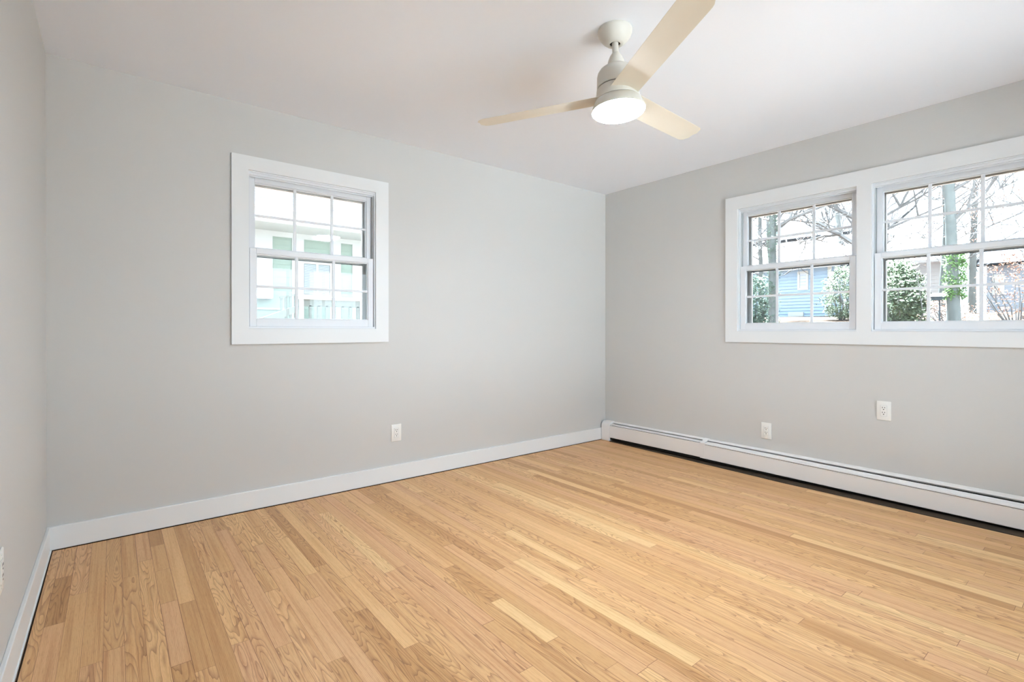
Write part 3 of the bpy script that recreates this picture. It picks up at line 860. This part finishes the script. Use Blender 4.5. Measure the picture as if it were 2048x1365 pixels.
adopt(mh); tag(mh, 'mint green house with white eave and grey shingle roof outside the far window', 'house')

dk = thing('deck', (0.6, 7.4, gz(0.6, 7.4)))
MB().box(-0.98, 3.2, 7.14, 7.26, 1.70, 1.765, 0.006).build('rail_cap', M_white_ext, dk)
MB().box(-0.96, 3.2, 7.17, 7.22, 1.56, 1.70).build('rail_board', M_deck, dk)
MB().box(-0.98, 3.2, 7.10, 8.7, 1.02, 1.10).build('deck_floor', M_deck, dk)
for x in (-0.90, 0.36, 1.62, 2.9):
    MB().box(x - 0.045, x + 0.045, 7.16, 7.25, gz(x, 7.2) - 0.1, 1.70).build('post', M_white_ext, dk)
x = -0.72
while x < 3.1:
    MB().box(x - 0.024, x + 0.024, 7.17, 7.215, 1.06, 1.58).build('baluster', M_deck, dk)
    x += 0.165
sr = MB().prism([(-1.30, 7.15, 1.70), (-1.30, 7.22, 1.70), (-1.30, 7.22, 1.735), (-1.30, 7.15, 1.735)], [(-0.98, 7.15, 1.775), (-0.98, 7.22, 1.775), (-0.98, 7.22, 1.81), (-0.98, 7.15, 1.81)]).build('stair_rail', M_deck, dk)
for k in range(4):
    xx = -1.27 + 0.085 * k
    MB().box(xx - 0.018, xx + 0.018, 7.17, 7.205, 1.0, 1.71 + 0.02 * k).build('stair_baluster', M_deck, sr)
MB().prism([(-2.3, 7.1, 0.85), (-2.3, 7.2, 0.85), (-2.3, 7.2, 1.05), (-2.3, 7.1, 1.05)], [(-0.98, 7.1, 1.45), (-0.98, 7.2, 1.45), (-0.98, 7.2, 1.58), (-0.98, 7.1, 1.58)]).build('stair_stringer', M_deck, dk)
adopt(dk); tag(dk, 'weathered deck with white-capped railing in front of the mint green house', 'deck')

# blue house beyond the left window of the pair
bh = thing('blue_house', (14.5, 4.6, gz(14.5, 4.6)))
zb = 1.30
clapboard(MB(), 'B', 2.42, 7.4, 14.0, zb, 3.10, 0.105, 0.034).build('siding', M_blue, bh)
b = MB().box(13.95, 14.0, 2.76, 2.87, zb, 3.1); b.box(13.95, 14.0, 2.36, 2.43, zb, 3.1)
b.build('corner_board', M_white_ext, bh)
q = [(13.6, 3.08), (13.6, 3.16), (16.8, 4.5), (16.8, 4.42)]
MB().prism([(xx, 2.2, zz) for xx, zz in q], [(xx, 7.6, zz) for xx, zz in q]).build('roof', M_whitesid, bh)
wf = MB()
for (y0, y1, z0, z1) in ((3.44, 3.50, 2.40, 3.02), (3.70, 3.77, 2.40, 3.02), (3.50, 3.70, 2.95, 3.02), (3.50, 3.70, 2.40, 2.47)):
    wf.box(13.945, 14.0, y0, y1, z0, z1)
wo = wf.build('window_frame', M_white_ext, bh)
MB().box(13.97, 14.0, 3.50, 3.70, 2.47, 2.95).build('pane', M_blind, wo)
MB().box(13.93, 14.0, 3.58, 4.06, zb, 1.67).build('white_door', M_white_ext, bh)
MB().box(14.0, 16.7, 2.45, 7.4, zb, 3.1).build('house_body', M_blue, bh)
adopt(bh); tag(bh, 'blue clapboard house outside the left window of the pair', 'house')

wh = thing('white_house', (25.5, 6.0, gz(25.5, 6.0)))
clapboard(MB(), 'B', 3.9, 9.6, 24.0, 1.5, 5.7, 0.17, 0.03).build('siding', M_whitesid, wh)
q = [(23.5, 5.65), (23.5, 5.78), (27.5, 7.4), (27.5, 7.27)]
MB().prism([(xx, 3.6, zz) for xx, zz in q], [(xx, 9.9, zz) for xx, zz in q]).build('roof', M_shingle, wh)
adopt(wh); tag(wh, 'tall white clapboard house behind the blue one', 'house')

ph = thing('pale_house', (19.5, 1.4, gz(19.5, 1.4)))
clapboard(MB(), 'B', 0.72, 2.5, 18.0, 1.5, 3.4, 0.13, 0.02).build('siding', M_whitesid, ph)
MB().box(17.94, 18.0, 0.64, 0.76, 1.5, 3.4).build('corner_board', M_white_ext, ph)
q = [(17.6, 3.36), (17.6, 3.46), (21.0, 4.9), (21.0, 4.8)]
MB().prism([(xx, 0.4, zz) for xx, zz in q], [(xx, 2.8, zz) for xx, zz in q]).build('roof', M_whitesid, ph)
adopt(ph); tag(ph, 'pale house behind the thick ivy trunk in the right window', 'house')

gh = thing('grey_house', (21.5, -0.8, gz(21.5, -0.8)))
clapboard(MB(), 'B', -2.6, 0.0, 20.0, 1.5, 3.3, 0.13, 0.02).build('siding', M_greysid, gh)
for y0 in (-0.45, -1.3):
    MB().box(19.93, 20.0, y0, y0 + 0.3, 2.3, 3.0).build('window', M_white_ext, gh)
q = [(19.6, 3.26), (19.6, 3.36), (23.0, 4.6), (23.0, 4.5)]
MB().prism([(xx, -2.9, zz) for xx, zz in q], [(xx, 0.3, zz) for xx, zz in q]).build('roof', M_shingle, gh)
adopt(gh); tag(gh, 'blue-grey house far up the slope at the right edge of the frame', 'house')
